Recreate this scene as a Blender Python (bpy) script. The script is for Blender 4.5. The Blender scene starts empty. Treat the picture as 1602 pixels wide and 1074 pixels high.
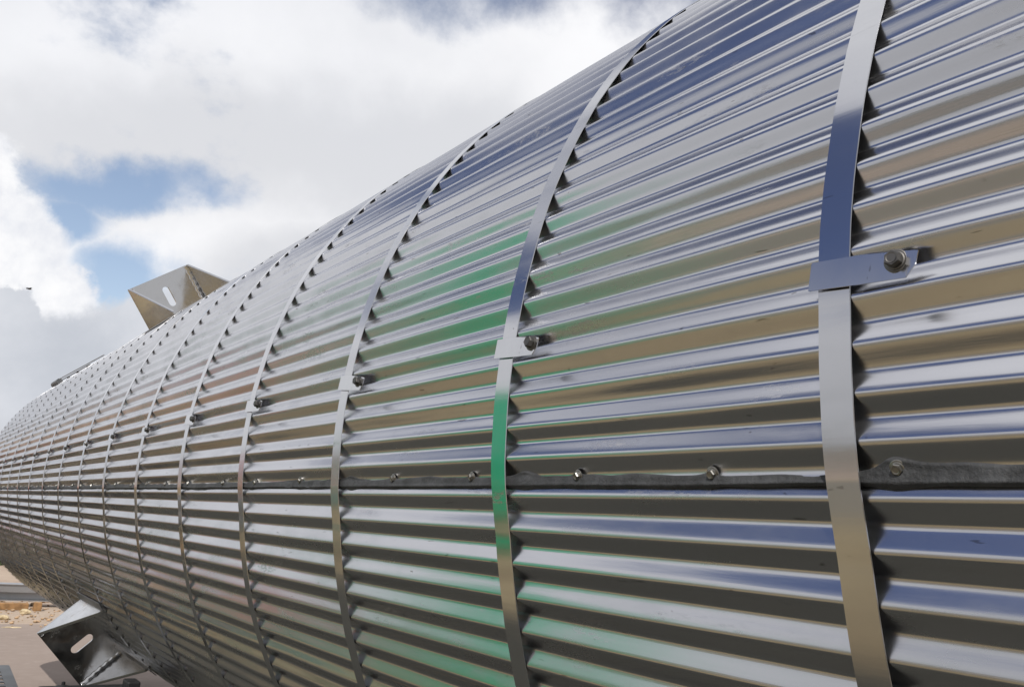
import bpy, bmesh, math, random
import numpy as np
from mathutils import Vector, Matrix
random.seed(7); rng = np.random.default_rng(11)
R = math.radians
sc = bpy.context.scene
COL = sc.collection

# ------------------------------------------------------------------ camera
FW, RT, UP = None, None, None
YAW, PIT, ROL, FPX = 0.5834, 0.2074, 0.0745, 1429.3
def cam_axes():
    cy, sy, cp, sp, cr, sr = math.cos(YAW), math.sin(YAW), math.cos(PIT), math.sin(PIT), math.cos(ROL), math.sin(ROL)
    fw = Vector((sy*cp, cy*cp, sp)); r0 = Vector((cy, -sy, 0)); u0 = r0.cross(fw)
    return fw, cr*r0 + sr*u0, -sr*r0 + cr*u0
FW, RT, UP = cam_axes()
cd = bpy.data.cameras.new('camera'); cam = bpy.data.objects.new('camera', cd); COL.objects.link(cam)
cd.sensor_width = 36; cd.lens = 36*FPX/1602; cd.clip_start = 0.02; cd.clip_end = 3000
m3 = Matrix((RT, UP, -FW)).transposed(); cam.matrix_world = m3.to_4x4(); sc.camera = cam

# ------------------------------------------------------------------ sun, view
SUN_DIR = Vector((-.45, -.48, .755)).normalized()
sl = bpy.data.lights.new('sun', 'SUN'); sl.energy = 3.4; sl.angle = R(0.5); sl.color = (1, .95, .88)
so = bpy.data.objects.new('sun', sl); COL.objects.link(so)
so.rotation_euler = SUN_DIR.to_track_quat('Z', 'Y').to_euler()
vs = sc.view_settings; vs.view_transform = 'Standard'; vs.look = 'None'; vs.exposure = 0; vs.gamma = 1; vs.use_curve_mapping = False
cy_ = sc.cycles; cy_.max_bounces = 8; cy_.glossy_bounces = 6; cy_.diffuse_bounces = 3
cy_.sample_clamp_indirect = 4

# ------------------------------------------------------------------ node helpers
class NT:
    def __init__(s, nt): s.nt = nt
    def n(s, t, **k):
        x = s.nt.nodes.new(t)
        for a, b in k.items(): setattr(x, a, b)
        return x
    def l(s, a, b): s.nt.links.new(a, b)
    def setin(s, sock, v):
        if isinstance(v, bpy.types.NodeSocket): s.l(v, sock)
        else: sock.default_value = v
    def m(s, op, a, b=0.0, c=0.0, clamp=False):
        x = s.n('ShaderNodeMath', operation=op, use_clamp=clamp)
        s.setin(x.inputs[0], a); s.setin(x.inputs[1], b); s.setin(x.inputs[2], c); return x.outputs[0]
    def vm(s, op, a, b=None, scale=None):
        x = s.n('ShaderNodeVectorMath', operation=op)
        s.setin(x.inputs[0], a)
        if b is not None: s.setin(x.inputs[1], b)
        if scale is not None: s.setin(x.inputs['Scale'], scale)
        return x.outputs['Value'] if op in ('DOT_PRODUCT', 'LENGTH') else x.outputs['Vector']
    def noise(s, vec, scale, detail=4, rough=.55, dist=0.0, color=False, dims='3D'):
        x = s.n('ShaderNodeTexNoise', noise_dimensions=dims)
        if vec is not None: s.l(vec, x.inputs['Vector'])
        x.inputs['Scale'].default_value = scale; x.inputs['Detail'].default_value = detail
        x.inputs['Roughness'].default_value = rough; x.inputs['Distortion'].default_value = dist
        return x.outputs['Color' if color else 'Fac']
    def ss(s, v, a, b, lo=0.0, hi=1.0):
        x = s.n('ShaderNodeMapRange', interpolation_type='SMOOTHSTEP')
        s.setin(x.inputs['Value'], v)
        x.inputs['From Min'].default_value = a; x.inputs['From Max'].default_value = b
        x.inputs['To Min'].default_value = lo; x.inputs['To Max'].default_value = hi
        return x.outputs['Result']
    def mix(s, f, a, b, mode='MIX'):
        x = s.n('ShaderNodeMix', data_type='RGBA', blend_type=mode)
        s.setin(x.inputs[0], f)
        for sk, v in ((x.inputs[6], a), (x.inputs[7], b)):
            if isinstance(v, bpy.types.NodeSocket): s.l(v, sk)
            else: sk.default_value = (*v, 1) if len(v) == 3 else v
        return x.outputs[2]
    def mapping(s, vec, scale=(1, 1, 1), rot=(0, 0, 0), loc=(0, 0, 0)):
        x = s.n('ShaderNodeMapping'); s.l(vec, x.inputs[0])
        x.inputs['Scale'].default_value = scale; x.inputs['Rotation'].default_value = rot; x.inputs['Location'].default_value = loc
        return x.outputs[0]

# ------------------------------------------------------------------ world: blue sky and clouds
W = bpy.data.worlds.new('World'); sc.world = W; W.use_nodes = True
w = NT(W.node_tree); W.node_tree.nodes.clear()
STR = 0.10
tc = w.n('ShaderNodeTexCoord'); D0 = tc.outputs['Generated']
sky = w.n('ShaderNodeTexSky', sky_type='NISHITA'); sky.sun_disc = False
sky.sun_elevation = math.asin(SUN_DIR.z); sky.sun_rotation = math.atan2(SUN_DIR.x, SUN_DIR.y)
sky.dust_density = 1.0; sky.air_density = 1.0
blue_r = w.mix(1.0, sky.outputs[0], (.74, .69, .84), 'MULTIPLY'); blue_d = w.mix(1.0, sky.outputs[0], (1.85, 1.62, 1.48), 'MULTIPLY')
wn = w.vm('SUBTRACT', w.noise(D0, 5.0, 3, .5, color=True), (.5, .5, .5))
wn2 = w.vm('SUBTRACT', w.noise(D0, 22.0, 5, .6, color=True), (.5, .5, .5))
DS = w.vm('ADD', w.vm('ADD', D0, w.vm('SCALE', wn, scale=.13)), w.vm('SCALE', wn2, scale=.035))   # softly warped direction
wn3 = w.vm('SUBTRACT', w.noise(D0, 14.0, 6, .62, color=True), (.5, .5, .5))
DC = w.vm('ADD', D0, w.vm('SCALE', wn3, scale=.075))
def blob(Dn, az, el, wd, hd, rot=0.0, a=1.0, b=0.2):
    """1 inside an ellipse of half-width wd / half-height hd degrees round the sky direction az (from +Y to +X), el"""
    az, el = R(az), R(el)
    c = Vector((math.sin(az)*math.cos(el), math.cos(az)*math.cos(el), math.sin(el)))
    u = Vector((math.cos(az), -math.sin(az), 0)); v = u.cross(c)
    ro = R(rot); u, v = u*math.cos(ro)+v*math.sin(ro), -u*math.sin(ro)+v*math.cos(ro)
    p = w.vm('DOT_PRODUCT', Dn, tuple(u/R(wd))); q = w.vm('DOT_PRODUCT', Dn, tuple(v/R(hd)))
    f = w.vm('DOT_PRODUCT', Dn, tuple(c))
    r = w.m('SQRT', w.m('ADD', w.m('MULTIPLY', p, p), w.m('MULTIPLY', q, q)))
    g = w.ss(r, b, a, 1, 0)
    return w.m('MULTIPLY', g, w.m('GREATER_THAN', f, 0.0))
def addall(lst):
    x = lst[0]
    for y in lst[1:]: x = w.m('MAXIMUM', x, y)
    return x
# gaps of blue: directly seen ones, then those the metal mirrors
gaps = addall([blob(DS, 7.8, 18.2, 7.5, 1.8, -4, 1.5, .0), blob(DS, 5.6, 16.4, 3.2, 2.4, 0, 1.4, .1), blob(DS, 9.2, 13.2, 3.0, 2.6, -20, 1.6, .0)])
gaps2 = addall([blob(DS, 14.6, 13.6, 3.0, 2.0, 15, 1.4, .0), blob(DS, 10.0, 30.2, 7.0, 2.2, 12, 1.4, .2), blob(DS, 16, 32.6, 5.0, 1.4, 8, 1.4, .2),
               blob(DS, 25.5, 32.5, 7, 2.4, 5, 1.4, .2)])
rgaps = addall([blob(DS, -54, 33, 22, 12.5, 0, 1.2, .6), blob(DS, -25, 26, 11, 7, 0, 1.3, .3), blob(DS, -43, 42, 12, 7, 0, 1.2, .4), 
                blob(DS, 45, 42, 24, 12, 0, 1.3, .3)])
isr = w.ss(w.vm('DOT_PRODUCT', D0, (.30, .95, 0)), .72, .9)
blue = w.mix(isr, blue_r, blue_d)
fb = w.noise(w.mapping(D0, (1, 1, 1.6)), 3.2, 7, .55)
cov = w.m('SUBTRACT', w.ss(fb, .22, .46), w.m('ADD', w.m('ADD', w.m('MULTIPLY', gaps, 1.35), w.m('MULTIPLY', gaps2, .33)), w.m('MULTIPLY', rgaps, 1.35)))
fine = w.m('SUBTRACT', w.noise(D0, 9.0, 8, .62), .5)
cov = w.ss(w.m('ADD', cov, w.m('MULTIPLY', fine, 1.3)), -.15, .75)
# brightness inside the clouds
dark = addall([blob(DS, 18, 21.5, 22, 4.5, 8, 1.4, .1), blob(DS, 8, 6, 20, 6.5, 4, 1.3, .5), blob(DS, 20, 13, 12, 4, 20, 1.4, .1)])
shade = w.ss(w.m('ADD', w.m('MULTIPLY', dark, .55), w.m('MULTIPLY', w.noise(D0, 4.0, 6, .55), .9)), .25, 1.0)
zsep = w.n('ShaderNodeSeparateXYZ'); w.l(D0, zsep.inputs[0])
# clouds are duller away from a fixed bright direction, not the sun's
side = w.ss(w.vm('DOT_PRODUCT', D0, (.42, .66, .745)), -.1, .95, .62, 1.0)
ccol = w.mix(shade, (10.0, 10.0, 10.2), (7.3, 7.4, 7.75))
ccol = w.mix(1.0, ccol, w.n('ShaderNodeCombineColor').outputs[0], 'MIX') if False else ccol
cc = w.vm('SCALE', ccol, scale=side)
col = w.mix(w.m('SUBTRACT', cov, w.m('MULTIPLY', blob(DS, -14, 40, 28, 15, 0, 1.4, .1), .38)), blue, cc)
# bright cumulus with a crisp edge low on the left, grey bank below it
cum = addall([blob(DC, 2.5, 14.0, 4.2, 3.2, -25, 1.08, .78), blob(DC, .5, 17.0, 3.4, 2.4, 0, 1.08, .78), blob(DC, 6.0, 11.6, 2.4, 2.0, -20, 1.08, .78), blob(DC, -4, 14, 6, 5, 0, 1.05, .9)])
cumcol = w.mix(w.ss(w.noise(D0, 18.0, 7, .6), .35, .7), (7.9, 8.1, 8.7), (10.0, 10.0, 10.1))
col = w.mix(cum, col, cumcol)
bank = addall([blob(DC, 13, 5, 11, 7.2, 12, 1.04, .92), blob(DC, 0, 4, 12, 7.0, 0, 1.04, .92), blob(DC, 3, 9.3, 3.2, 2.2, 0, 1.05, .9)])
bankcol = w.mix(w.ss(w.noise(D0, 7.0, 6, .55), .3, .7), (5.6, 5.9, 6.5), (7.3, 7.5, 8.0))
col = w.mix(bank, col, bankcol)
# haze towards the horizon
hz = w.ss(zsep.outputs[2], .0, .09, .8, 0)
col = w.mix(hz, col, (4.6, 4.7, 4.8))
bg = w.n('ShaderNodeBackground'); bg.inputs[1].default_value = STR
w.l(col, bg.inputs[0]); wo = w.n('ShaderNodeOutputWorld'); w.l(bg.outputs[0], wo.inputs[0])

# ------------------------------------------------------------------ materials
def newmat(name):
    m = bpy.data.materials.new(name); m.use_nodes = True; t = NT(m.node_tree)
    b = m.node_tree.nodes['Principled BSDF']; return m, t, b
def metal(name, base, rough, aniso=0.0, dirt=.25, bump=0.0, scale=1.0, wave=0.0):
    m, t, b = newmat(name)
    c = t.n('ShaderNodeTexCoord').outputs['Object']
    b.inputs['Metallic'].default_value = 1
    streak = t.noise(t.mapping(c, (60*scale, 1.2*scale, 60*scale)), 1.0, 5, .6)
    blot = t.noise(t.mapping(c, (9, 3.0, 9)), 1.0, 6, .65)
    spots = t.noise(t.mapping(c, (75, 34, 75)), 1.0, 3, .6)
    spot = t.m('MULTIPLY', t.ss(spots, .71, .76), dirt*1.6, clamp=True)
    film = t.m('MULTIPLY', t.ss(blot, .45, .75), dirt)
    col = t.mix(film, (*base,), tuple(x*.80 for x in base))
    col = t.mix(t.m('MULTIPLY', t.ss(streak, .35, .7), .12), col, tuple(x*.86 for x in base))
    col = t.mix(spot, col, (.16, .15, .14))
    sm1 = t.m('MULTIPLY', t.ss(t.noise(t.mapping(c, (26, 4.5, 26)), 1.0, 4, .6), .60, .70), t.ss(t.noise(t.mapping(c, (300, 70, 300)), 1.0, 3, .7), .42, .62))
    scr = t.m('MULTIPLY', t.ss(t.noise(t.mapping(c, (210, 22, 210), (R(8), 0, R(5))), 1.0, 2, .5), .735, .76), dirt*2, clamp=True)
    sm = t.m('MULTIPLY', sm1, dirt*1.5, clamp=True)
    col = t.mix(t.m('MULTIPLY', sm, .6), col, (.30, .29, .30)); col = t.mix(scr, col, (.20, .19, .18))
    t.l(col, b.inputs['Base Color'])
    rr = t.m('ADD', t.m('MULTIPLY', t.ss(blot, .4, .8), .10*dirt*4), rough)
    rr = t.m('ADD', rr, t.m('MULTIPLY', streak, .05))
    rr = t.m('ADD', rr, t.m('MULTIPLY', sm, .35))
    t.l(rr, b.inputs['Roughness'])
    if aniso:
        tg = t.n('ShaderNodeTangent', direction_type='RADIAL', axis='Y'); t.l(tg.outputs[0], b.inputs['Tangent'])
        b.inputs['Anisotropic'].default_value = aniso; b.inputs['Anisotropic Rotation'].default_value = .25
    if bump:
        bp = t.n('ShaderNodeBump'); bp.inputs['Strength'].default_value = 1; bp.inputs['Distance'].default_value = bump
        h = t.m('ADD', t.noise(t.mapping(c, (7, 2.2, 7)), 1.0, 2, .5), t.m('MULTIPLY', t.noise(t.mapping(c, (160, 9, 160)), 1.0, 3, .5), wave))
        t.l(h, bp.inputs['Height']); t.l(bp.outputs[0], b.inputs['Normal'])
    return m
M = {}
M['sheet'] = metal('corrugated_sheet_metal', (.57, .575, .605), .155, .72, .36, .0016, wave=.05)
M['strap'] = metal('strap_steel', (.57, .575, .60), .115, .5, .28, .0008, wave=.04)
M['under'] = metal('strap_underside', (.26, .26, .26), .3, 0, .3)  # darker than the strap face: shade of the pockets put into the colour
M['clip'] = metal('clip_steel', (.60, .605, .63), .17, 0, .25, .0006)
M['bolt'] = metal('bolt_steel', (.15, .145, .14), .42, 0, .5)
M['bracket'] = metal('bracket_plate_steel', (.66, .66, .665), .09, 0, .4, .0020)
def rusty(m):
    t = NT(m.node_tree); b = m.node_tree.nodes['Principled BSDF']; c = t.n('ShaderNodeTexCoord').outputs['Object']
    f = t.m('MULTIPLY', t.ss(t.noise(c, 11, 6, .6), .60, .72), .45); old = b.inputs['Base Color'].links[0].from_socket
    t.l(t.mix(f, old, (.16, .085, .035)), b.inputs['Base Color']); t.l(t.m('SUBTRACT', 1.0, t.m('MULTIPLY', f, .9)), b.inputs['Metallic'])
rusty(M['bracket'])
M['flash'] = metal('flashing_steel', (.30, .30, .31), .35, 0, .6, .002)
M['beam'] = metal('galvanised_beam', (.45, .46, .48), .5, 0, .3)
def plain(name, base, rough=.6, var=.25, scale=6, bump=0.0, bscale=30, metallic=0.0, coat=0.0):
    m, t, b = newmat(name); c = t.n('ShaderNodeTexCoord').outputs['Object']
    n = t.noise(c, scale, 6, .6)
    t.l(t.mix(t.ss(n, .3, .7), tuple(x*(1-var) for x in base), tuple(min(1, x*(1+var)) for x in base)), b.inputs['Base Color'])
    b.inputs['Roughness'].default_value = rough; b.inputs['Metallic'].default_value = metallic
    if coat: b.inputs['Coat Weight'].default_value = coat
    if bump:
        bp = t.n('ShaderNodeBump'); bp.inputs['Distance'].default_value = bump
        t.l(t.noise(c, bscale, 6, .65), bp.inputs['Height']); t.l(bp.outputs[0], b.inputs['Normal'])
    return m
M['caulk'] = plain('grey_sealant', (.042, .044, .048), .65, .35, 30, .004, 60)
M['black'] = plain('black_paint', (.018, .018, .02), .5, .3, 8, .001, 60)
M['grey_paint'] = plain('dark_grey_paint', (.075, .08, .085), .45, .25, 8, .0008, 60)
M['slot'] = plain('slot_shadow_steel', (.02, .02, .02), .8, .1)
M['wood'] = plain('raw_timber', (.30, .17, .075), .8, .35, 9, .004, 40)
M['stone'] = plain('pale_stone', (.52, .42, .27), .9, .25, 14, .01, 20)
M['rub'] = plain('orange_rubble', (.42, .29, .18), .95, .4, 10, .01, 30)
M['greenp'] = plain('green_paint', (.006, .54, .27), .85, .04, 3)
M['greenp'].node_tree.nodes['Principled BSDF'].inputs['Specular IOR Level'].default_value = .05
M['darkp'] = plain('dark_opening', (.02, .03, .03), .7, .2)
M['redp'] = plain('red_paint', (.55, .05, .05), .5, .15, 3)
M['tealp'] = plain('teal_plastic', (.05, .30, .30), .5, .15, 3)
M['leaf'] = plain('foliage', (.06, .09, .03), .8, .45, 3)
M['bark'] = plain('bark', (.10, .075, .05), .9, .3, 10)
M['tanwall'] = plain('pale_render_wall', (.56, .53, .47), .9, .12, 2)
M['bird'] = plain('bird_feathers', (.03, .028, .026), .8, .2)
# ground materials
def groundmat(name, c1, c2, c3, rough=.95, s=1.0, bump=.02, spots=0.0):
    m, t, b = newmat(name); c = t.n('ShaderNodeTexCoord').outputs['Object']
    a = t.noise(c, .35*s, 8, .6); f = t.noise(c, 9*s, 8, .7)
    col = t.mix(t.ss(a, .35, .65), c1, c2); col = t.mix(t.m('MULTIPLY', t.ss(f, .45, .75), .6), col, c3)
    if spots:
        v = t.noise(c, 28, 3, .7); col = t.mix(t.m('MULTIPLY', t.ss(v, .60, .68), spots), col, (.16, .10, .06))
    t.l(col, b.inputs['Base Color']); b.inputs['Roughness'].default_value = rough
    b.inputs['Specular IOR Level'].default_value = .2
    bp = t.n('ShaderNodeBump'); bp.inputs['Distance'].default_value = bump
    t.l(t.noise(c, 12*s, 8, .7), bp.inputs['Height']); t.l(bp.outputs[0], b.inputs['Normal'])
    return m
M['sand'] = groundmat('sandy_yard', (.42, .34, .27), (.36, .28, .22), (.52, .43, .36), spots=.5)
M['conc'] = groundmat('concrete_apron', (.29, .238, .21), (.25, .204, .178), (.33, .278, .248), s=.8, bump=.004)
M['dirt'] = groundmat('olive_dirt', (.40, .325, .195), (.22, .17, .105), (.45, .37, .24), s=2.4, spots=.6)  # olive dirt, with shadow patches put into its darker blotches
M['asph2'] = groundmat('worn_asphalt', (.17, .155, .13), (.21, .19, .155), (.25, .225, .185), .9, 1.6, .006)  # shadow on the yard ground painted as a darker tone
M['asph'] = groundmat('dark_asphalt', (.050, .050, .043), (.064, .062, .052), (.080, .075, .062), .9, 2.0, .006)  # dark tone laid on the ground for the metal to mirror

# ------------------------------------------------------------------ mesh helpers
def tag(o, label=None, cat=None, group=None, kind=None):
    if label: o['label'] = label
    if cat: o['category'] = cat
    if group: o['group'] = group
    if kind: o['kind'] = kind
    return o
def link(name, me, mat, parent=None):
    o = bpy.data.objects.new(name, me); COL.objects.link(o)
    if mat: me.materials.append(mat)
    if parent: o.parent = parent
    return o
def empty(name, loc=(0, 0, 0), rz=0):
    o = bpy.data.objects.new(name, None); COL.objects.link(o); o.location = loc; o.rotation_euler = (0, 0, rz); o.empty_display_size = .1; return o
def frombm(name, bm, mat, parent=None, smooth=False):
    bmesh.ops.recalc_face_normals(bm, faces=bm.faces)
    me = bpy.data.meshes.new(name); bm.to_mesh(me); bm.free()
    if smooth: me.shade_smooth()
    return link(name, me, mat, parent)
def grid_mesh(name, V, nu, nv, mat, parent=None, smooth=True, closed_u=False):
    """V: (nu*nv,3) array, index = iu*nv+iv"""
    iu = np.arange(nu if closed_u else nu-1); iv = np.arange(nv-1)
    A, B = np.meshgrid(iu, iv, indexing='ij'); A2 = (A+1) % nu
    F = np.stack([A*nv+B, A2*nv+B, A2*nv+B+1, A*nv+B+1], -1).reshape(-1, 4)
    me = bpy.data.meshes.new(name); me.vertices.add(len(V)); me.vertices.foreach_set('co', V.astype(np.float32).ravel())
    me.loops.add(F.size); me.loops.foreach_set('vertex_index', F.ravel().astype(np.int32))
    me.polygons.add(len(F)); me.polygons.foreach_set('loop_start', np.arange(0, F.size, 4, dtype=np.int32))
    me.update(calc_edges=True); me.validate()
    if smooth: me.shade_smooth()
    return link(name, me, mat, parent)
def box(bm, c, s, mtx=None, bev=0.0):
    vs_ = [Vector((c[0]+sx*s[0]/2, c[1]+sy*s[1]/2, c[2]+sz*s[2]/2)) for sx in (-1, 1) for sy in (-1, 1) for sz in (-1, 1)]
    if mtx: vs_ = [mtx @ v for v in vs_]
    v = [bm.verts.new(p) for p in vs_]
    fs = [bm.faces.new([v[i] for i in q]) for q in ((0, 1, 3, 2), (4, 6, 7, 5), (0, 4, 5, 1), (2, 3, 7, 6), (0, 2, 6, 4), (1, 5, 7, 3))]
    if bev:
        es = list({e for f in fs for e in f.edges}); bmesh.ops.bevel(bm, geom=es, offset=bev, segments=2, affect='EDGES', profile=.5)
def lathe(bm, prof, n, mtx):
    """prof [(r,h)] about local z of mtx"""
    rings = []
    for r, h in prof:
        rings.append([bm.verts.new(mtx @ Vector((r*math.cos(2*math.pi*i/n), r*math.sin(2*math.pi*i/n), h))) for i in range(n)])
    for a, b in zip(rings, rings[1:]):
        for i in range(n): bm.faces.new((a[i], a[(i+1) % n], b[(i+1) % n], b[i]))
    bm.faces.new(rings[0][::-1]); bm.faces.new(rings[-1])
def tube(bm, p, q, r, n=12):
    p, q = Vector(p), Vector(q); d = q-p
    mt = Matrix.Translation(p) @ d.to_track_quat('Z', 'Y').to_matrix().to_4x4()
    lathe(bm, [(r, 0), (r, d.length)], n, mt)

# ------------------------------------------------------------------ the vessel's frame
AX, AZ = 1.6469, 0.1499           # axis (x, z); radius over the crests = 1
TH0, DL = -.0576, .0425           # crest 0 just above the seam, one corrugation
GZ = -1.45                        # ground
Y_NEAR, Y_FAR = -2.2, 8.75
S, Y0 = .5152, .4638
DEPTH = .0088
DROP = .0038                      # the lower sheets sit under the upper ones
def kpos(k):                      # crest index -> angle
    k = np.asarray(k, float)
    return TH0 + DL*(k + .09*np.exp(-1.2*k*k)*(k > -.6))
def prof(ph, depth=DEPTH):        # 0 at a crest, .5 at a trough
    K = .905
    g = np.arcsin(K*np.cos(2*np.pi*ph))/math.asin(K)
    return -depth*.5*(1-g)
def P3(th, r, y):
    return np.stack([AX - r*np.cos(th), y + 0*th, AZ + r*np.sin(th)], -1)
def smooth_noise(shape, n0, n1, seed):
    g = np.random.default_rng(seed).standard_normal((n0, n1))
    a = np.linspace(0, n0-1.001, shape[0]); b = np.linspace(0, n1-1.001, shape[1])
    ia, ib = a.astype(int), b.astype(int); fa, fb_ = a-ia, b-ib
    fa = fa*fa*(3-2*fa); fb_ = fb_*fb_*(3-2*fb_)
    fa, fb_ = fa[:, None], fb_[None, :]
    return (g[ia][:, ib]*(1-fa)*(1-fb_)+g[ia+1][:, ib]*fa*(1-fb_)+g[ia][:, ib+1]*(1-fa)*fb_+g[ia+1][:, ib+1]*fa*fb_)

vessel = empty('insulated_vessel', (AX, 0, GZ))
tag(vessel, 'huge shiny corrugated metal clad tank lying on its side, held by steel straps', 'storage tank')
def vp(o):                        # parent while keeping world coordinates
    o.parent = vessel; o.matrix_parent_inverse = Matrix.Translation((-AX, 0, -GZ)); return o

NS = 22
ys = np.concatenate([np.arange(Y_NEAR, 0, .16), np.arange(0, 3.2, .035), np.arange(3.2, Y_FAR, .09), [Y_FAR]])
def sheet(name, k0, k1, dr, seed):
    n = int(round((k1-k0)*NS))+1
    k = np.linspace(k0, k1, n); th = kpos(k); base = prof(k % 1.0)
    Y = ys; T, YY = np.meshgrid(th, Y, indexing='ij')
    nk = max(4, int((k1-k0)/1.0))
    nz = smooth_noise((n, len(Y)), nk, 26, seed)*.00042 + smooth_noise((n, len(Y)), nk*2, 60, seed+1)*.00009
    # each run of sheet between two straps sits a hair differently
    seg = np.floor((YY-Y0)/S).astype(int)
    off = np.random.default_rng(seed+5).standard_normal(60)*.0004
    nz = nz + off[np.clip(seg+8, 0, 59)]*np.sin(T*9+seg)
    Rr = 1 + dr + base[:, None] + nz
    V = P3(T, Rr, YY).reshape(-1, 3)
    return vp(grid_mesh(name, V, n, len(Y), M['sheet']))
NC = 2*math.pi/DL
up = sheet('cladding_sheet', -.72, 66.5, 0.0, 3)
up['label'] = 'upper corrugated cladding sheet above the grey sealed seam'
lo = sheet('cladding_sheet', 66.5-NC-.3, -.45, -DROP, 9)
lo['label'] = 'lower corrugated cladding sheet below the grey sealed seam'

# inner drum and end plates
for y, nn in ((Y_NEAR+.01, -1), (Y_FAR-.01, 1)):
    bm = bmesh.new(); c = [bm.verts.new((AX-.978*math.cos(a), y, AZ+.978*math.sin(a))) for a in np.linspace(0, 2*math.pi, 96, endpoint=False)]
    bm.faces.new(c if nn > 0 else c[::-1])
    vp(frombm('end_plate', bm, M['flash']))

# ------------------------------------------------------------------ straps, clips, bolts
def strap_r(th):
    k = (th-TH0)/DL
    return 1.0009 - DROP*np.clip((-.70-k)/1.5, 0, 1)
STRAP_W = .0325
tilt = {0: .0445, 1: .0158, 2: -.008}
jit = {1: -.0025, 2: .0021}
def yedge(j, th): # near edge of strap j
    t_ = tilt.get(j, tl[j+4]); d_ = jit.get(j, jl[j+4])
    return Y0 + S*j + d_ + t_*np.sin(th)
tl = rng.standard_normal(30)*.010; jl = rng.standard_normal(30)*.004; jl[4] = 0
TH_CLIP = TH0 + 3.5*DL
def clip_geo(seed):
    """clip lies in local frame: x = along -Y (towards the near end), y = up the shell, z = outward; origin over the strap's near edge"""
    rg = random.Random(seed); bm = bmesh.new()
    L0, L1 = -.0385, .062*rg.uniform(.92, 1.06); h = .0132
    outline = [(L0, -h*.98), (L0, h*1.02), (.010, h*1.0), (L1-.004, h*.72), (L1, h*.66), (L1-.0015, -h*.20), (L1-.009, -h*1.0), (.012, -h*1.02)]
    def zz(x, y): return .0032 - .010*(x+.0385)*.3
    top = [bm.verts.new((x, y, zz(x, y)+.0012)) for x, y in outline]; bot = [bm.verts.new((x, y, zz(x, y))) for x, y in outline]
    bm.faces.new(top); bm.faces.new(bot[::-1]); n = len(outline)
    for i in range(n): bm.faces.new((top[i], bot[i], bot[(i+1) % n], top[(i+1) % n]))
    box(bm, (L0-.0004, 0, .0026), (.0010, 1.9*h, .0030))                # folded-over end
    return bm
def hexbolt(bm, mtx, rw, rh, hh, washer=.0022):
    lathe(bm, [(rw*.96, 0), (rw, washer*.3), (rw, washer), (rw*.9, washer+.0004)], 28, mtx)
    lathe(bm, [(rh*1.12, washer), (rh*1.12, washer+.0012), (rh*.98, washer+.0016)], 28, mtx)
    lathe(bm, [(rh*.98, washer+.0012), (rh, washer+.003), (rh, hh-.0012), (rh*.88, hh)], 6, mtx)
    lathe(bm, [(rh*.62, hh-.0005), (rh*.62, hh+.0006), (rh*.50, hh+.0003)], 20, mtx)
def shell_frame(th, y, r):
    er = Vector((-math.cos(th), 0, math.sin(th))); et = Vector((math.sin(th), 0, math.cos(th)))
    m = Matrix((Vector((0, -1, 0)), et, er)).transposed().to_4x4(); m.translation = Vector((AX, y, AZ)) + er*r
    return m
def strap_mesh(j):
    th = np.concatenate([np.linspace(R(-180), R(-60), 60)[:-1], np.linspace(R(-60), R(75), 560)[:-1], np.linspace(R(75), R(180), 50)[:-1]])
    n = len(th); r = strap_r(th) + .00026*np.interp(th, np.linspace(-3.2, 3.2, 160), np.random.default_rng(100+j).standard_normal(160))
    y = yedge(j, th) + .0007*np.interp(th, np.linspace(-3.2, 3.2, 70), np.random.default_rng(300+j).standard_normal(70)); t = .0009
    cols = [(0, 0), (0.0004, t), (STRAP_W-.0004, t), (STRAP_W, 0), (0, 0)]
    V = np.stack([P3(th, r+dz, y+dy) for dy, dz in cols], 1).reshape(-1, 3)
    o = grid_mesh('strap', V, n, len(cols), M['strap'], None, smooth=False, closed_u=True)
    o.data.materials.append(M['under']); npol = len(o.data.polygons)
    o.data.polygons.foreach_set('material_index', (np.arange(npol) % 4 == 3).astype(np.int32))
    sm = np.ones(len(o.data.polygons), bool); o.data.polygons.foreach_set('use_smooth', sm)
    o.data.set_sharp_from_angle(angle=R(35)) if hasattr(o.data, 'set_sharp_from_angle') else None
    return vp(o)
clip_me, bolt_me = [], []
for v in range(3):
    bm = clip_geo(v); bmesh.ops.recalc_face_normals(bm, faces=bm.faces)
    me = bpy.data.meshes.new('strap_clip'); bm.to_mesh(me); bm.free(); me.materials.append(M['clip']); clip_me.append(me)
bm = bmesh.new(); hexbolt(bm, Matrix.Identity(4), .0100, .0072, .0105); bmesh.ops.recalc_face_normals(bm, faces=bm.faces)
bolt_m = bpy.data.meshes.new('bolt'); bm.to_mesh(bolt_m); bm.free(); bolt_m.materials.append(M['bolt'])
for j in range(-4, 17):
    st = strap_mesh(j)
    rg = random.Random(50+j)
    th = TH_CLIP + rg.uniform(-.003, .003)*(j > 1)
    mt = shell_frame(th, float(yedge(j, th)), 1.0012) @ Matrix.Rotation(R(-3.5+rg.uniform(-2, 2)*(j > 0)), 4, 'Z')
    c = bpy.data.objects.new('strap_clip', clip_me[j % 3] if j > 0 else clip_me[0]); COL.objects.link(c); c.parent = st
    c.matrix_parent_inverse = Matrix.Translation((-AX, 0, -GZ)); c.matrix_world = mt
    c.matrix_parent_inverse = Matrix.Identity(4); c.matrix_basis = mt
    b = bpy.data.objects.new('bolt', bolt_m); COL.objects.link(b); b.parent = st
    b.matrix_basis = mt @ Matrix.Translation((.0455, .0022, .0030)) @ Matrix.Rotation(R(9), 4, 'Y') @ Matrix.Rotation(rg.uniform(0, 1), 4, 'Z')

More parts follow.
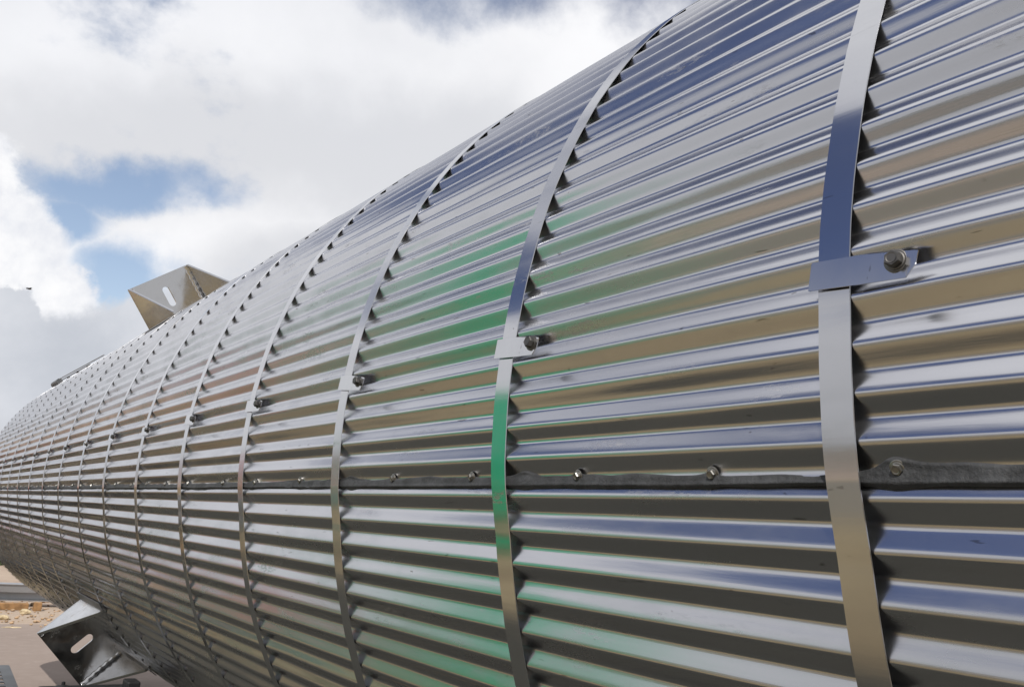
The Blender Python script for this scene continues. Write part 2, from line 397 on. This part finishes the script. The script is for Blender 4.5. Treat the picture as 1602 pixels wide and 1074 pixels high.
# ------------------------------------------------------------------ seam: sealant and screws
ysc = [.43, .627, .835, 1.067, 1.301, 1.692, 1.951, 2.179, 2.48]
y = 2.72
while y < 8.6: ysc.append(y); y += random.uniform(.20, .27)
y = .2
while y > Y_NEAR+.1: ysc.append(y); y -= .23
yc = np.arange(Y_NEAR, Y_FAR, .006); nv = 15
def wob(y, s, f): return np.interp(y, np.linspace(Y_NEAR, Y_FAR, int(f*(Y_FAR-Y_NEAR))), np.random.default_rng(s).standard_normal(int(f*(Y_FAR-Y_NEAR))))
ktop = -.49 + .035*wob(yc, 1, 9) + .022*wob(yc, 2, 30); kbot = -.80 + .035*wob(yc, 3, 8) + .018*wob(yc, 4, 24)
for j in range(-4, 17):            # daubs beside each strap
    d = (yc-(Y0+S*j-.035+.0)); g = np.exp(-(d/.022)**2); ktop += .14*g; kbot -= .10*g
lump = .5*np.abs(wob(yc, 7, 12)) + .35*np.abs(wob(yc, 8, 34))
for y in ysc:
    g = np.exp(-((yc-y-.006)/.011)**2); ktop += .07*g; kbot -= .05*g*random.random(); lump += .9*g
V = []
for i, y in enumerate(yc):
    kk = np.linspace(kbot[i], ktop[i], nv); u = np.linspace(0, 1, nv)
    r = 1 + prof(kk % 1.0) + .0008 + (.0013+.0013*lump[i])*np.sin(np.pi*u)**.6
    r[0] -= .003; r[-1] -= .002
    r[2:-2] += .0005*math.sin(i*.115+3*math.sin(i*.017))*np.sin(u[2:-2]*9)
    r -= (DROP+.0005)*np.clip((-.70-kk)/.10, 0, 1)
    V.append(P3(kpos(kk), r, y))
vp(grid_mesh('sealant_bead', np.concatenate(V), len(yc), nv, M['caulk']))
bm = bmesh.new(); hexbolt(bm, Matrix.Identity(4), .0072, .0050, .0058, .0012); bmesh.ops.recalc_face_normals(bm, faces=bm.faces)
screw_m = bpy.data.meshes.new('screw'); bm.to_mesh(screw_m); bm.free()
M['screw'] = metal('screw_steel', (.30, .295, .28), .34, 0, .3); screw_m.materials.append(M['screw'])
for y in ysc:
    k = -.50 + random.uniform(-.04, .03)
    mt = shell_frame(float(kpos(k)), y, 1+float(prof(k % 1.0))+.0012) @ Matrix.Rotation(R(18+random.uniform(-6, 6)), 4, 'X') @ Matrix.Rotation(R(random.uniform(-12, 8)), 4, 'Y') @ Matrix.Rotation(random.random(), 4, 'Z')
    o = bpy.data.objects.new('screw', screw_m); COL.objects.link(o); o.parent = vessel
    o.matrix_basis = Matrix.Translation((-AX, 0, -GZ)) @ mt

# ------------------------------------------------------------------ support brackets
def bracket(th, ypl, h, w2, g, lab):
    mt = shell_frame(th, ypl, 1.0)      # x towards near end, y up the shell, z outward
    t = .012
    # foot plate with a slotted hole: built as a ring of quads round the slot
    bm = bmesh.new(); zc0, zc1 = .062, .132; rs = .017
    hole = []
    for a in np.linspace(0, math.pi, 9): hole.append((rs*math.cos(a), zc1 + rs*math.sin(a)))
    for a in np.linspace(math.pi, 2*math.pi, 9): hole.append((rs*math.cos(a), zc0 + rs*math.sin(a)))
    out = []
    cz = (zc0+zc1)/2
    z0, z1 = -.025, h
    for (a, z) in hole:
        dx, dz = a, (z-cz)
        sx = w2/abs(dx) if abs(dx) > 1e-6 else 1e9
        sz = ((z1-cz)/dz if dz > 0 else (z0-cz)/dz) if abs(dz) > 1e-6 else 1e9
        s_ = min(sx, sz); out.append((dx*s_, cz+dz*s_))
    pts = []
    def ringv(lst, x): return [bm.verts.new(mt @ Vector((x, a, z))) for a, z in lst]
    # insert corners in the outer ring by snapping nearest
    for cx, cz_ in ((w2, z1), (-w2, z1), (-w2, z0), (w2, z0)):
        i = min(range(len(out)), key=lambda q: (out[q][0]-cx)**2+(out[q][1]-cz_)**2); out[i] = (cx, cz_)
    hf, hb, of, ob = ringv(hole, 0), ringv(hole, -t), ringv(out, 0), ringv(out, -t)
    n = len(hole)
    for i in range(n):
        k = (i+1) % n
        bm.faces.new((hf[i], hf[k], of[k], of[i])); bm.faces.new((hb[i], ob[i], ob[k], hb[k]))
        bm.faces.new((hf[i], hb[i], hb[k], hf[k])); bm.faces.new((of[i], of[k], ob[k], ob[i]))
    bmesh.ops.remove_doubles(bm, verts=bm.verts, dist=1e-6)
    br = frombm('support_bracket', bm, M['bracket']); br['label'] = lab; vp(br)
    def child(nm, bm, mat=M['bracket'], smooth=False):
        o = frombm(nm, bm, mat, None, smooth); o.parent = br; o.matrix_parent_inverse = Matrix.Identity(4); return o
    for s_ in (-1, 1):
        bm = bmesh.new()
        pr = [(0.0005, -.03), (g, -.03), (g, .004), (.035, h*.93), (.0005, h)]
        a = [bm.verts.new(mt @ Vector((x, s_*w2, z))) for x, z in pr]; b = [bm.verts.new(mt @ Vector((x, s_*(w2-t), z))) for x, z in pr]
        bm.faces.new(a); bm.faces.new(b[::-1]); m_ = len(pr)
        for i in range(m_): bm.faces.new((a[i], b[i], b[(i+1) % m_], a[(i+1) % m_]))
        bmesh.ops.recalc_face_normals(bm, faces=bm.faces)
        bmesh.ops.bevel(bm, geom=list(bm.edges), offset=.002, segments=2, affect='EDGES')
        child('gusset', bm)
        # rounded weld fillet in the corner of plate and gusset
        bm = bmesh.new(); rings = []
        for i in range(24):
            z = .0+h*.97*i/23; rr_ = .016+.002*math.sin(i*1.7)
            rings.append([bm.verts.new(mt @ Vector((.0006+rr_*(1-math.sin(a)), s_*(w2-t-.0006-rr_*(1-math.cos(a))), z))) for a in np.linspace(0, math.pi/2, 7)])
        for p_, q_ in zip(rings, rings[1:]):
            for i in range(6): bm.faces.new((p_[i], p_[i+1], q_[i+1], q_[i]))
        child('weld_fillet', bm, smooth=True)
    # flashing collar on the cladding round the bracket's root
    bm = bmesh.new(); n = 12
    for x0, x1, y0_, y1_ in ((-.05, -.0125, -w2-.03, w2+.03), (-.0125, g+.02, w2+.001, w2+.035), (-.0125, g+.02, -w2-.035, -w2-.001)):
        for (ya, yb) in [(y0_+(y1_-y0_)*i/n, y0_+(y1_-y0_)*(i+1)/n) for i in range(n)]:
            def q(x, yy, up_): a = yy; return mt @ Vector((x, math.sin(a)*1.0, (math.cos(a)-1)*1.0+up_))
            vv = [bm.verts.new(q(x, yy, .004)) for x, yy in ((x0, ya), (x1, ya), (x1, yb), (x0, yb))]
            bm.faces.new(vv)
    bmesh.ops.remove_doubles(bm, verts=bm.verts, dist=1e-5)
    bmesh.ops.solidify(bm, geom=list(bm.faces), thickness=.003)
    child('flashing', bm, M['flash'])
    return br
bracket(R(-43.5), 4.58, .205, .161, .46, 'lower support bracket with slotted foot plate in shade near the ground')
bracket(R(53.9), 4.62, .205, .161, .46, 'upper support bracket with slotted foot plate standing against the sky')
bracket(R(150), 4.60, .205, .161, .46, 'support bracket on the far side of the tank')

# ------------------------------------------------------------------ lifting bar lying along the far top of the vessel
thb = R(52)
def sp(th, r, y): return Vector((AX-r*math.cos(th), y, AZ+r*math.sin(th)))
lt = empty('pipe_bundle', sp(thb, 1.03, 7.0)); tag(lt, 'thin pipes with a thick grey end socket on top of the far tank end', 'pipes')
def lp(nm, bm, mat, sm=False):
    o = frombm(nm, bm, mat, lt, sm); o.matrix_parent_inverse = Matrix.Translation(-lt.location); return o
bm = bmesh.new(); tube(bm, sp(thb, 1.020, 8.1), sp(thb, 1.020, 8.4), .024, 20); lp('pipe_socket', bm, M['grey_paint'])
for d_, y1_ in ((.036, 6.3), (.02, 6.8)):
    bm = bmesh.new(); tube(bm, sp(thb, 1+d_, 8.05), sp(thb, 1.004+d_*.3, y1_), .004, 8); lp('pipe', bm, M['beam'])
for q_ in (6.9, 7.3, 7.7):
    bm = bmesh.new(); tube(bm, sp(thb, .99, q_), sp(thb, 1.012, q_), .012, 8); lp('pipe_saddle', bm, M['black'])

# ------------------------------------------------------------------ ground
def sheetmesh(name, x0, x1, y0_, y1_, z, mat, nx=2, ny=2, edge=0):
    xs, yy = np.linspace(x0, x1, nx), np.linspace(y0_, y1_, ny)
    X, Y = np.meshgrid(xs, yy, indexing='ij'); X = X.copy(); Y = Y.copy()
    if edge:
        e = rng.standard_normal(ny)*edge; X[0] += e; Y[:, -1] += rng.standard_normal(nx)*edge
    V = np.stack([X, Y, 0*X+z], -1).reshape(-1, 3)
    return grid_mesh(name, V, nx, ny, mat, smooth=False)
tag(sheetmesh('ground', -900, 900, -900, 900, GZ, M['sand']), kind='structure')
tag(sheetmesh('concrete_apron', -7.5, 16, -30, 12.6, GZ+.004, M['conc'], 40, 60, .05), kind='structure')
tag(sheetmesh('dirt', -13, .95, -34, 70, GZ+.008, M['dirt'], 40, 90, .03), kind='structure')
dgr = tag(sheetmesh('road', -1.25, 9, -24, 8.2, GZ+.012, M['asph'], 30, 160, .03), kind='structure')  # dark sheet added beside the tank to darken its reflections
tag(sheetmesh('road_patch', -1.3, .88, 8.25, 11.2, GZ+.012, M['asph'], 12, 14, .03), kind='structure')  # added as well, blackens the reflections low on the far flank
tag(sheetmesh('yard_road', -11, -4.3, -30, 14, GZ+.012, M['asph2'], 30, 90, .06), kind='structure')  # shadow in front of the green container, laid as a darker strip

# ------------------------------------------------------------------ things on the ground at lower left
def at_ground(az, dist): a = R(az); return Vector((dist*math.sin(a), dist*math.cos(a), GZ))
bl = empty('steel_beam', (2.0, 14.8, GZ+.07), R(-3)); tag(bl, 'long pale galvanised steel beam lying on timber behind the tank', 'steel beam')
bm = bmesh.new()
box(bm, (0, 0, .012), (9, .22, .012)); box(bm, (0, 0, .225), (9, .24, .014), bev=.003); box(bm, (0, .0, .118), (9, .012, .2))
o = frombm('beam_profile', bm, M['beam'], bl)
bm = bmesh.new(); box(bm, (0, -.1, .17), (9, .008, .10)); frombm('beam_lip', bm, M['beam'], bl)
pl = empty('timber_plank', (.2, 14.35, GZ), R(-2)); tag(pl, 'brown timber plank lying in front of the pale steel beam', 'plank')
bm = bmesh.new(); box(bm, (0, 0, .045), (3.4, .16, .085), bev=.006); frombm('plank_board', bm, M['wood'], pl)
bm = bmesh.new(); box(bm, (0, 0, .0), (.10, .10, .11), bev=.008)
o = frombm('timber_block', bm, M['wood']); o.location = (2.0, 14.2, GZ+.055); tag(o, 'short square timber block standing against the pale beam', 'timber block')
def rock(name, loc, s, mat, seed, label, cat, group=None):
    rg = random.Random(seed); bm = bmesh.new(); bmesh.ops.create_icosphere(bm, subdivisions=2, radius=1)
    for v in bm.verts: v.co *= rg.uniform(.75, 1.15); v.co.x *= s[0]; v.co.y *= s[1]; v.co.z *= s[2]
    o = frombm(name, bm, mat); o.location = (loc[0], loc[1], GZ+s[2]*.7); tag(o, label, cat, group); return o
rock('stone', (1.80, 13.75, 0), (.07, .06, .04), M['stone'], 1, 'pale yellow stone lying in front of the timber block', 'stone')
rock('stone', (1.49, 13.1, 0), (.07, .05, .035), M['stone'], 2, 'small grey stone at the edge of the concrete', 'stone')
rock('stone', (1.50, 12.3, 0), (.10, .05, .008), M['stone'], 3, 'flat pale stone on the smooth concrete', 'stone')
bm = bmesh.new(); rg = random.Random(4)
for i in range(1500):
    x = rg.uniform(-2, 5.5); y = rg.choice((rg.gauss(14.0, .35), rg.gauss(13.1, .3), rg.gauss(15.6, .3))); s_ = rg.uniform(.006, .024)*rg.uniform(.5, 1.2)
    mt = Matrix.Translation((x, y, GZ+.004+s_*.4)) @ Matrix.Rotation(rg.uniform(0, 6), 4, 'Z') @ Matrix.Diagonal((s_*1.5, s_, s_*.7, 1))
    bmesh.ops.create_icosphere(bm, subdivisions=1, radius=1, matrix=mt @ Matrix.Rotation(rg.uniform(0,3),4,'X'))
tag(frombm('rubble', bm, M['rub']), 'orange and tan rubble scattered along the steel beam', 'rubble', kind='stuff')
# dark shrub far behind
def leafball(bm, c, r, n, s, rg, flat=1.0):
    for i in range(n):
        d = Vector((rg.gauss(0, 1), rg.gauss(0, 1), rg.gauss(0, 1))).normalized()*r*rg.uniform(.35, 1)**.5
        d.z *= flat; p = Vector(c)+d; a = Vector((rg.gauss(0, 1), rg.gauss(0, 1), rg.gauss(0, 1))).normalized(); b_ = a.orthogonal().normalized()
        vv = [bm.verts.new(p+a*s), bm.verts.new(p+b_*s*.5), bm.verts.new(p-a*s), bm.verts.new(p-b_*s*.5)]; bm.faces.new(vv)
sh = empty('shrub', (2.45, 24.0, GZ)); tag(sh, 'dark green shrub at the far end beyond the tank', 'shrub')
bm = bmesh.new(); rg = random.Random(8)
for i in range(7): leafball(bm, (rg.uniform(-.8, .5), rg.uniform(-.3, .3), rg.uniform(.15, .4)), .35, 240, .06, rg)
frombm('foliage', bm, M['leaf'], sh)
bm = bmesh.new()
for i in range(5): tube(bm, (rg.uniform(-.3, .1), 0, 0), (rg.uniform(-.7, .4), rg.uniform(-.2, .2), .4), .015, 6)
frombm('stem', bm, M['bark'], sh)

# perforated steel channel in the lower left corner
ch = empty('perforated_channel', (.81, 7.05, GZ), R(-2.5)); tag(ch, 'dark grey perforated steel channel lying at the lower left corner', 'steel channel')
bm = bmesh.new(); Wd, Ln = .34, 2.4
# top plate as a lattice with slot openings in two rows
sy_ = np.linspace(-Ln/2, Ln/2, 33)
cols = [(-Wd/2, -.10), (-.06, -.02), (.02, .06), (.10, Wd/2)]
for a, b in cols: box(bm, ((a+b)/2, 0, .20), (b-a, Ln, .008))
for (a, b) in ((-.10, -.06), (-.02, .02), (.06, .10)):
    for i in range(0, 32, 2): box(bm, ((a+b)/2, (sy_[i]+sy_[i+1])/2, .20), (b-a-.0005, sy_[1]-sy_[0], .0076))
frombm('slotted_web', bm, M['grey_paint'], ch)
for s_ in (-1, 1):
    bm = bmesh.new(); box(bm, (s_*(Wd/2+.003), 0, .10), (.006, Ln, .20)); frombm('flange', bm, M['grey_paint'], ch)

# black trestle under the tank, top just in frame
tr = empty('trestle', (.80, 4.0, GZ), 0); tag(tr, 'black steel trestle with a bolt on its top beam below the lower bracket', 'trestle')
top = -.685-GZ
bm = bmesh.new(); box(bm, (.0, 0, top-.04), (.36, .10, .07), bev=.006); frombm('top_beam', bm, M['black'], tr)
bm = bmesh.new(); box(bm, (.150, 0, top+.0), (.05, .09, .035), bev=.006); frombm('end_block', bm, M['black'], tr)
bm = bmesh.new(); lathe(bm, [(.035, 0), (.03, .006), (.012, .010), (.007, .012), (.007, .022), (.002, .024)], 16, Matrix.Translation((-.10, 0, top-.006))); frombm('bolt', bm, M['black'], tr)
for sx in (-1, 1):
    for sy in (-1, 1):
        bm = bmesh.new(); tube(bm, (sx*.13, sy*.03, top-.07), (sx*.22, sy*.25, 0), .02, 10); frombm('leg', bm, M['black'], tr)

# saddles that carry the vessel
for yy in (-1.2, 3.2):
    s_ = empty('saddle', (AX, yy, GZ)); tag(s_, 'black timber and steel cradle under the belly of the tank', 'cradle', 'cradles carrying the tank')
    bm = bmesh.new(); ang = np.linspace(R(-112), R(-68), 15)
    pts = [(1.004*math.sin(a+math.pi/2)*0 + 1.004*math.cos(a), AZ-GZ+1.004*math.sin(a)) for a in ang]
    f = [bm.verts.new((x, -.08, z)) for x, z in pts]+[bm.verts.new((.42, -.08, .1)), bm.verts.new((-.42, -.08, .1))]
    f2 = [bm.verts.new((v.co.x, .08, v.co.z)) for v in f]
    bm.faces.new(f); bm.faces.new(f2[::-1])
    for i in range(len(f)): bm.faces.new((f[i], f2[i], f2[(i+1) % len(f)], f[(i+1) % len(f)]))
    frombm('saddle_web', bm, M['black'], s_)
    bm = bmesh.new(); box(bm, (0, 0, .05), (1.1, .3, .10), bev=.005); frombm('sleeper', bm, M['wood'], s_)

# ------------------------------------------------------------------ yard to the left of the tank: what the metal mirrors
def yard(az, dist, px=.65, py=1.0): a = R(az); return (px-dist*math.cos(a), py+dist*math.sin(a))
cx, cyy = yard(55, 7.7)
gc = empty('container', (cx, cyy, GZ), R(5)); tag(gc, 'green ribbed steel container standing in the yard facing the tank', 'container')
Wc, Dc, Hc = 1.5, .7, 3.1
for s_, nm in ((-1, 'side_panel'), (1, 'side_panel')):
    bm = bmesh.new(); nr = 20; f, b = [], []
    for i in range(nr+1):
        y = -Dc/2+.06+(Dc-.12)*i/nr; o_ = .018*(1 if (i//2) % 2 else -1)
        f.append((s_*(Wc/2-.03)+o_, y))
    lo_ = [bm.verts.new((x, y, .12)) for x, y in f]; hi_ = [bm.verts.new((x, y, Hc-.1)) for x, y in f]
    for i in range(nr): bm.faces.new((lo_[i], lo_[i+1], hi_[i+1], hi_[i]))
    bmesh.ops.solidify(bm, geom=list(bm.faces), thickness=.01); frombm(nm, bm, M['greenp'], gc)
bm = bmesh.new(); box(bm, (0, 0, Hc-.03), (Wc-.13, Dc-.13, .05)); frombm('roof', bm, M['greenp'], gc)
bm = bmesh.new(); box(bm, (0, 0, .09), (Wc-.13, Dc-.13, .05)); frombm('floor_panel', bm, M['darkp'], gc)
bm = bmesh.new()
for sx in (-1, 1):
    for sy in (-1, 1):
        bm = bmesh.new(); box(bm, (sx*(Wc/2-.06), sy*(Dc/2-.06), Hc/2), (.11, .11, Hc), bev=.006); frombm('corner_post', bm, M['greenp'], gc)
for sy in (-1, 1):
    for sx in (-1, 1):
        bm = bmesh.new(); box(bm, (sx*(Wc/4-.03), sy*(Dc/2-.05), Hc/2+.02), (Wc/2-.08, .04, Hc-.24), bev=.004); dr = frombm('door', bm, M['greenp'], gc)
        bm = bmesh.new(); tube(bm, (sx*.15, sy*(Dc/2-.01), .15), (sx*.15, sy*(Dc/2-.01), Hc-.12), .016, 8); frombm('lock_rod', bm, M['beam'], dr)
def drum(x, y, r, h, mat, label, z=0):
    bm = bmesh.new(); pr = [(r*.97, 0), (r, .015)]
    for q in (.33, .66): pr += [(r, h*q-.02), (r*1.03, h*q), (r, h*q+.02)]
    pr += [(r, h-.015), (r*.98, h), (r*.93, h), (r*.93, h-.02)]
    lathe(bm, pr, 32, Matrix.Identity(4)); o = frombm('drum', bm, mat); o.location = (x, y, GZ+z); tag(o, label, 'drum'); return o
x, y = yard(71, 12.5, .65, 2.0); drum(x, y, .38, 2.2, M['redp'], 'tall red steel drum standing in the open yard')
x, y = yard(66, 11.5, .65, 1.7); drum(x, y, .45, 1.1, M['tealp'], 'short teal drum beside the green container')
def pallet(x, y, rz, lab, z=0):  # unseen pallets added to break up the tank's reflections
    t = empty('pallet', (x, y, GZ+z), rz); tag(t, lab, 'pallet')
    for i in range(7):
        bm = bmesh.new(); box(bm, (0, -.45+i*.15, .13), (1.2, .10, .02)); frombm('deck_board', bm, M['wood'], t)
    for q in (-.55, 0, .55):
        bm = bmesh.new(); box(bm, (q, 0, .06), (.09, 1.0, .11)); frombm('bearer', bm, M['wood'], t)
x, y = yard(80, 9.0, .65, 2); pallet(x, y, .4, 'timber pallet lying alone on the brown dirt of the yard')
x, y = yard(74, 13.0, .65, 3); pallet(x, y, 1.1, 'timber pallet at the bottom of the pair beside the red drum'); pallet(x+.05, y, 1.25, 'timber pallet at the top of the pair beside the red drum', .15)
def tyre(x, y, z, lab):  # unseen tyres, put in as dark bits for the metal to mirror
    bm = bmesh.new(); bmesh.ops.create_circle(bm, segments=4, radius=.01); bm.clear(); rg_ = 28
    rings = []
    for i in range(rg_):
        a = 2*math.pi*i/rg_
        rings.append([bm.verts.new(((.42+.13*math.cos(b)*(1 if math.cos(b) > 0 else 1.1))*math.cos(a), (.42+.13*math.cos(b))*math.sin(a), .13+.12*math.sin(b))) for b in np.linspace(0, 2*math.pi, 12, endpoint=False)])
    for i in range(rg_):
        p_, q_ = rings[i], rings[(i+1) % rg_]
        for k in range(12): bm.faces.new((p_[k], q_[k], q_[(k+1) % 12], p_[(k+1) % 12]))
    o = frombm('tyre', bm, M['black'], None, True); o.location = (x, y, GZ+z); tag(o, lab, 'tyre', 'tyres in the yard')
for i, (az_, d_, n_) in enumerate(((84, 7.2, 3), (76, 9.5, 2), (88, 11, 4))):
    x, y = yard(az_, d_, .65, 3.0)
    for k in range(n_): tyre(x+.03*k, y, .25*k, 'black tyre lying in a low stack in the yard left of the tank')
for i in range(7):  # pipe pile added out of view for streaks in the reflections
    bm = bmesh.new(); x0_, y0p = -2.6-.26*(i % 4)-(.13 if i > 3 else 0), 12.5
    lathe(bm, [(.12, 0), (.12, 5.5), (.10, 5.5), (.10, .02)], 20, Matrix.Translation((0, 0, 0)) @ Matrix.Rotation(R(-90), 4, 'X'))
    o = frombm('steel_pipe', bm, M['grey_paint'] if i % 2 else M['beam']); o.location = (x0_, y0p, GZ+.125+(.22 if i > 3 else 0)); tag(o, 'steel pipe lying in the pile along the left side of the yard', 'steel pipe', 'steel pipes piled in the yard')
sk = empty('skip', (-1.6, 21, GZ), R(8)); tag(sk, 'dark open topped steel skip far along the yard', 'skip')  # unseen skip added as a dark shape in the reflections
bm = bmesh.new()
vv = [bm.verts.new(v) for v in ((-1.1, -.7, .1), (1.1, -.7, .1), (1.1, .7, .1), (-1.1, .7, .1), (-1.6, -.85, 1.3), (1.6, -.85, 1.3), (1.6, .85, 1.3), (-1.6, .85, 1.3))]
for q in ((0, 1, 2, 3), (0, 4, 5, 1), (1, 5, 6, 2), (2, 6, 7, 3), (3, 7, 4, 0)): bm.faces.new([vv[i] for i in q])
bmesh.ops.solidify(bm, geom=list(bm.faces), thickness=.03); frombm('skip_body', bm, M['black'], sk)
bm = bmesh.new(); box(bm, (0, -.88, 1.3), (3.3, .07, .08)); frombm('rim', bm, M['redp'], sk)
bm = bmesh.new(); box(bm, (0, .88, 1.3), (3.3, .07, .08)); frombm('rim', bm, M['redp'], sk)
# low tan perimeter wall and a line of trees behind it
wl = empty('perimeter_wall', (-24, 10, GZ)); tag(wl, 'long pale rendered perimeter wall across the yard', 'wall')
bm = bmesh.new(); box(bm, (0, 0, 1.1), (.25, 110, 2.2), bev=.02); frombm('wall_body', bm, M['tanwall'], wl)
bm = bmesh.new(); box(bm, (0, 0, 2.25), (.4, 110, .09), bev=.01); frombm('coping', bm, M['stone'], wl)
bm = bmesh.new(); rg = random.Random(21)
for i in range(64):
    yy = -60+i*3.0+rg.uniform(-1, 1); xx = -48+rg.uniform(-6, 3) ; hgt = rg.uniform(2.4, 5.0)
    for q in range(5): leafball(bm, (xx+rg.uniform(-1.6, 1.6), yy+rg.uniform(-2, 2), GZ+hgt*rg.uniform(.35, .85)), rg.uniform(1.0, 1.7), 60, .45, rg, .8)
    tube(bm, (xx, yy, GZ), (xx, yy, GZ+hgt*.6), .14, 6)
tag(frombm('wood', bm, M['leaf']), 'far line of trees beyond the pale perimeter wall', 'trees', kind='stuff')

# ------------------------------------------------------------------ a bird far off over the cloud
bd = Vector((math.sin(R(4.8))*math.cos(R(11.5)), math.cos(R(4.8))*math.cos(R(11.5)), math.sin(R(11.5))))*60
b_ = empty('bird', bd, R(20)); tag(b_, 'tiny dark bird gliding in front of the white cumulus cloud', 'bird')
bm = bmesh.new(); n = 10; rings = []
for i in range(n):
    t_ = i/(n-1); x = -.16+.36*t_; r_ = .045*math.sin(math.pi*min(1, t_*1.05+.02))**.7+.004
    rings.append([bm.verts.new((x, r_*math.cos(a), r_*math.sin(a))) for a in np.linspace(0, 2*math.pi, 10, endpoint=False)])
for p_, q_ in zip(rings, rings[1:]):
    for i in range(10): bm.faces.new((p_[i], p_[(i+1) % 10], q_[(i+1) % 10], q_[i]))
bm.faces.new(rings[0][::-1]); bm.faces.new(rings[-1])
for s_ in (-1, 1):
    lv = [(.06, s_*.02, .01), (.10, s_*.16, .05), (.02, s_*.36, .02), (-.02, s_*.17, .045), (-.04, s_*.02, .01)]
    a = [bm.verts.new(v) for v in lv]; c_ = [bm.verts.new((v[0], v[1], v[2]-.006)) for v in lv]
    bm.faces.new(a); bm.faces.new(c_[::-1])
    for i in range(5): bm.faces.new((a[i], c_[i], c_[(i+1) % 5], a[(i+1) % 5]))
frombm('bird_body', bm, M['bird'], b_, True)
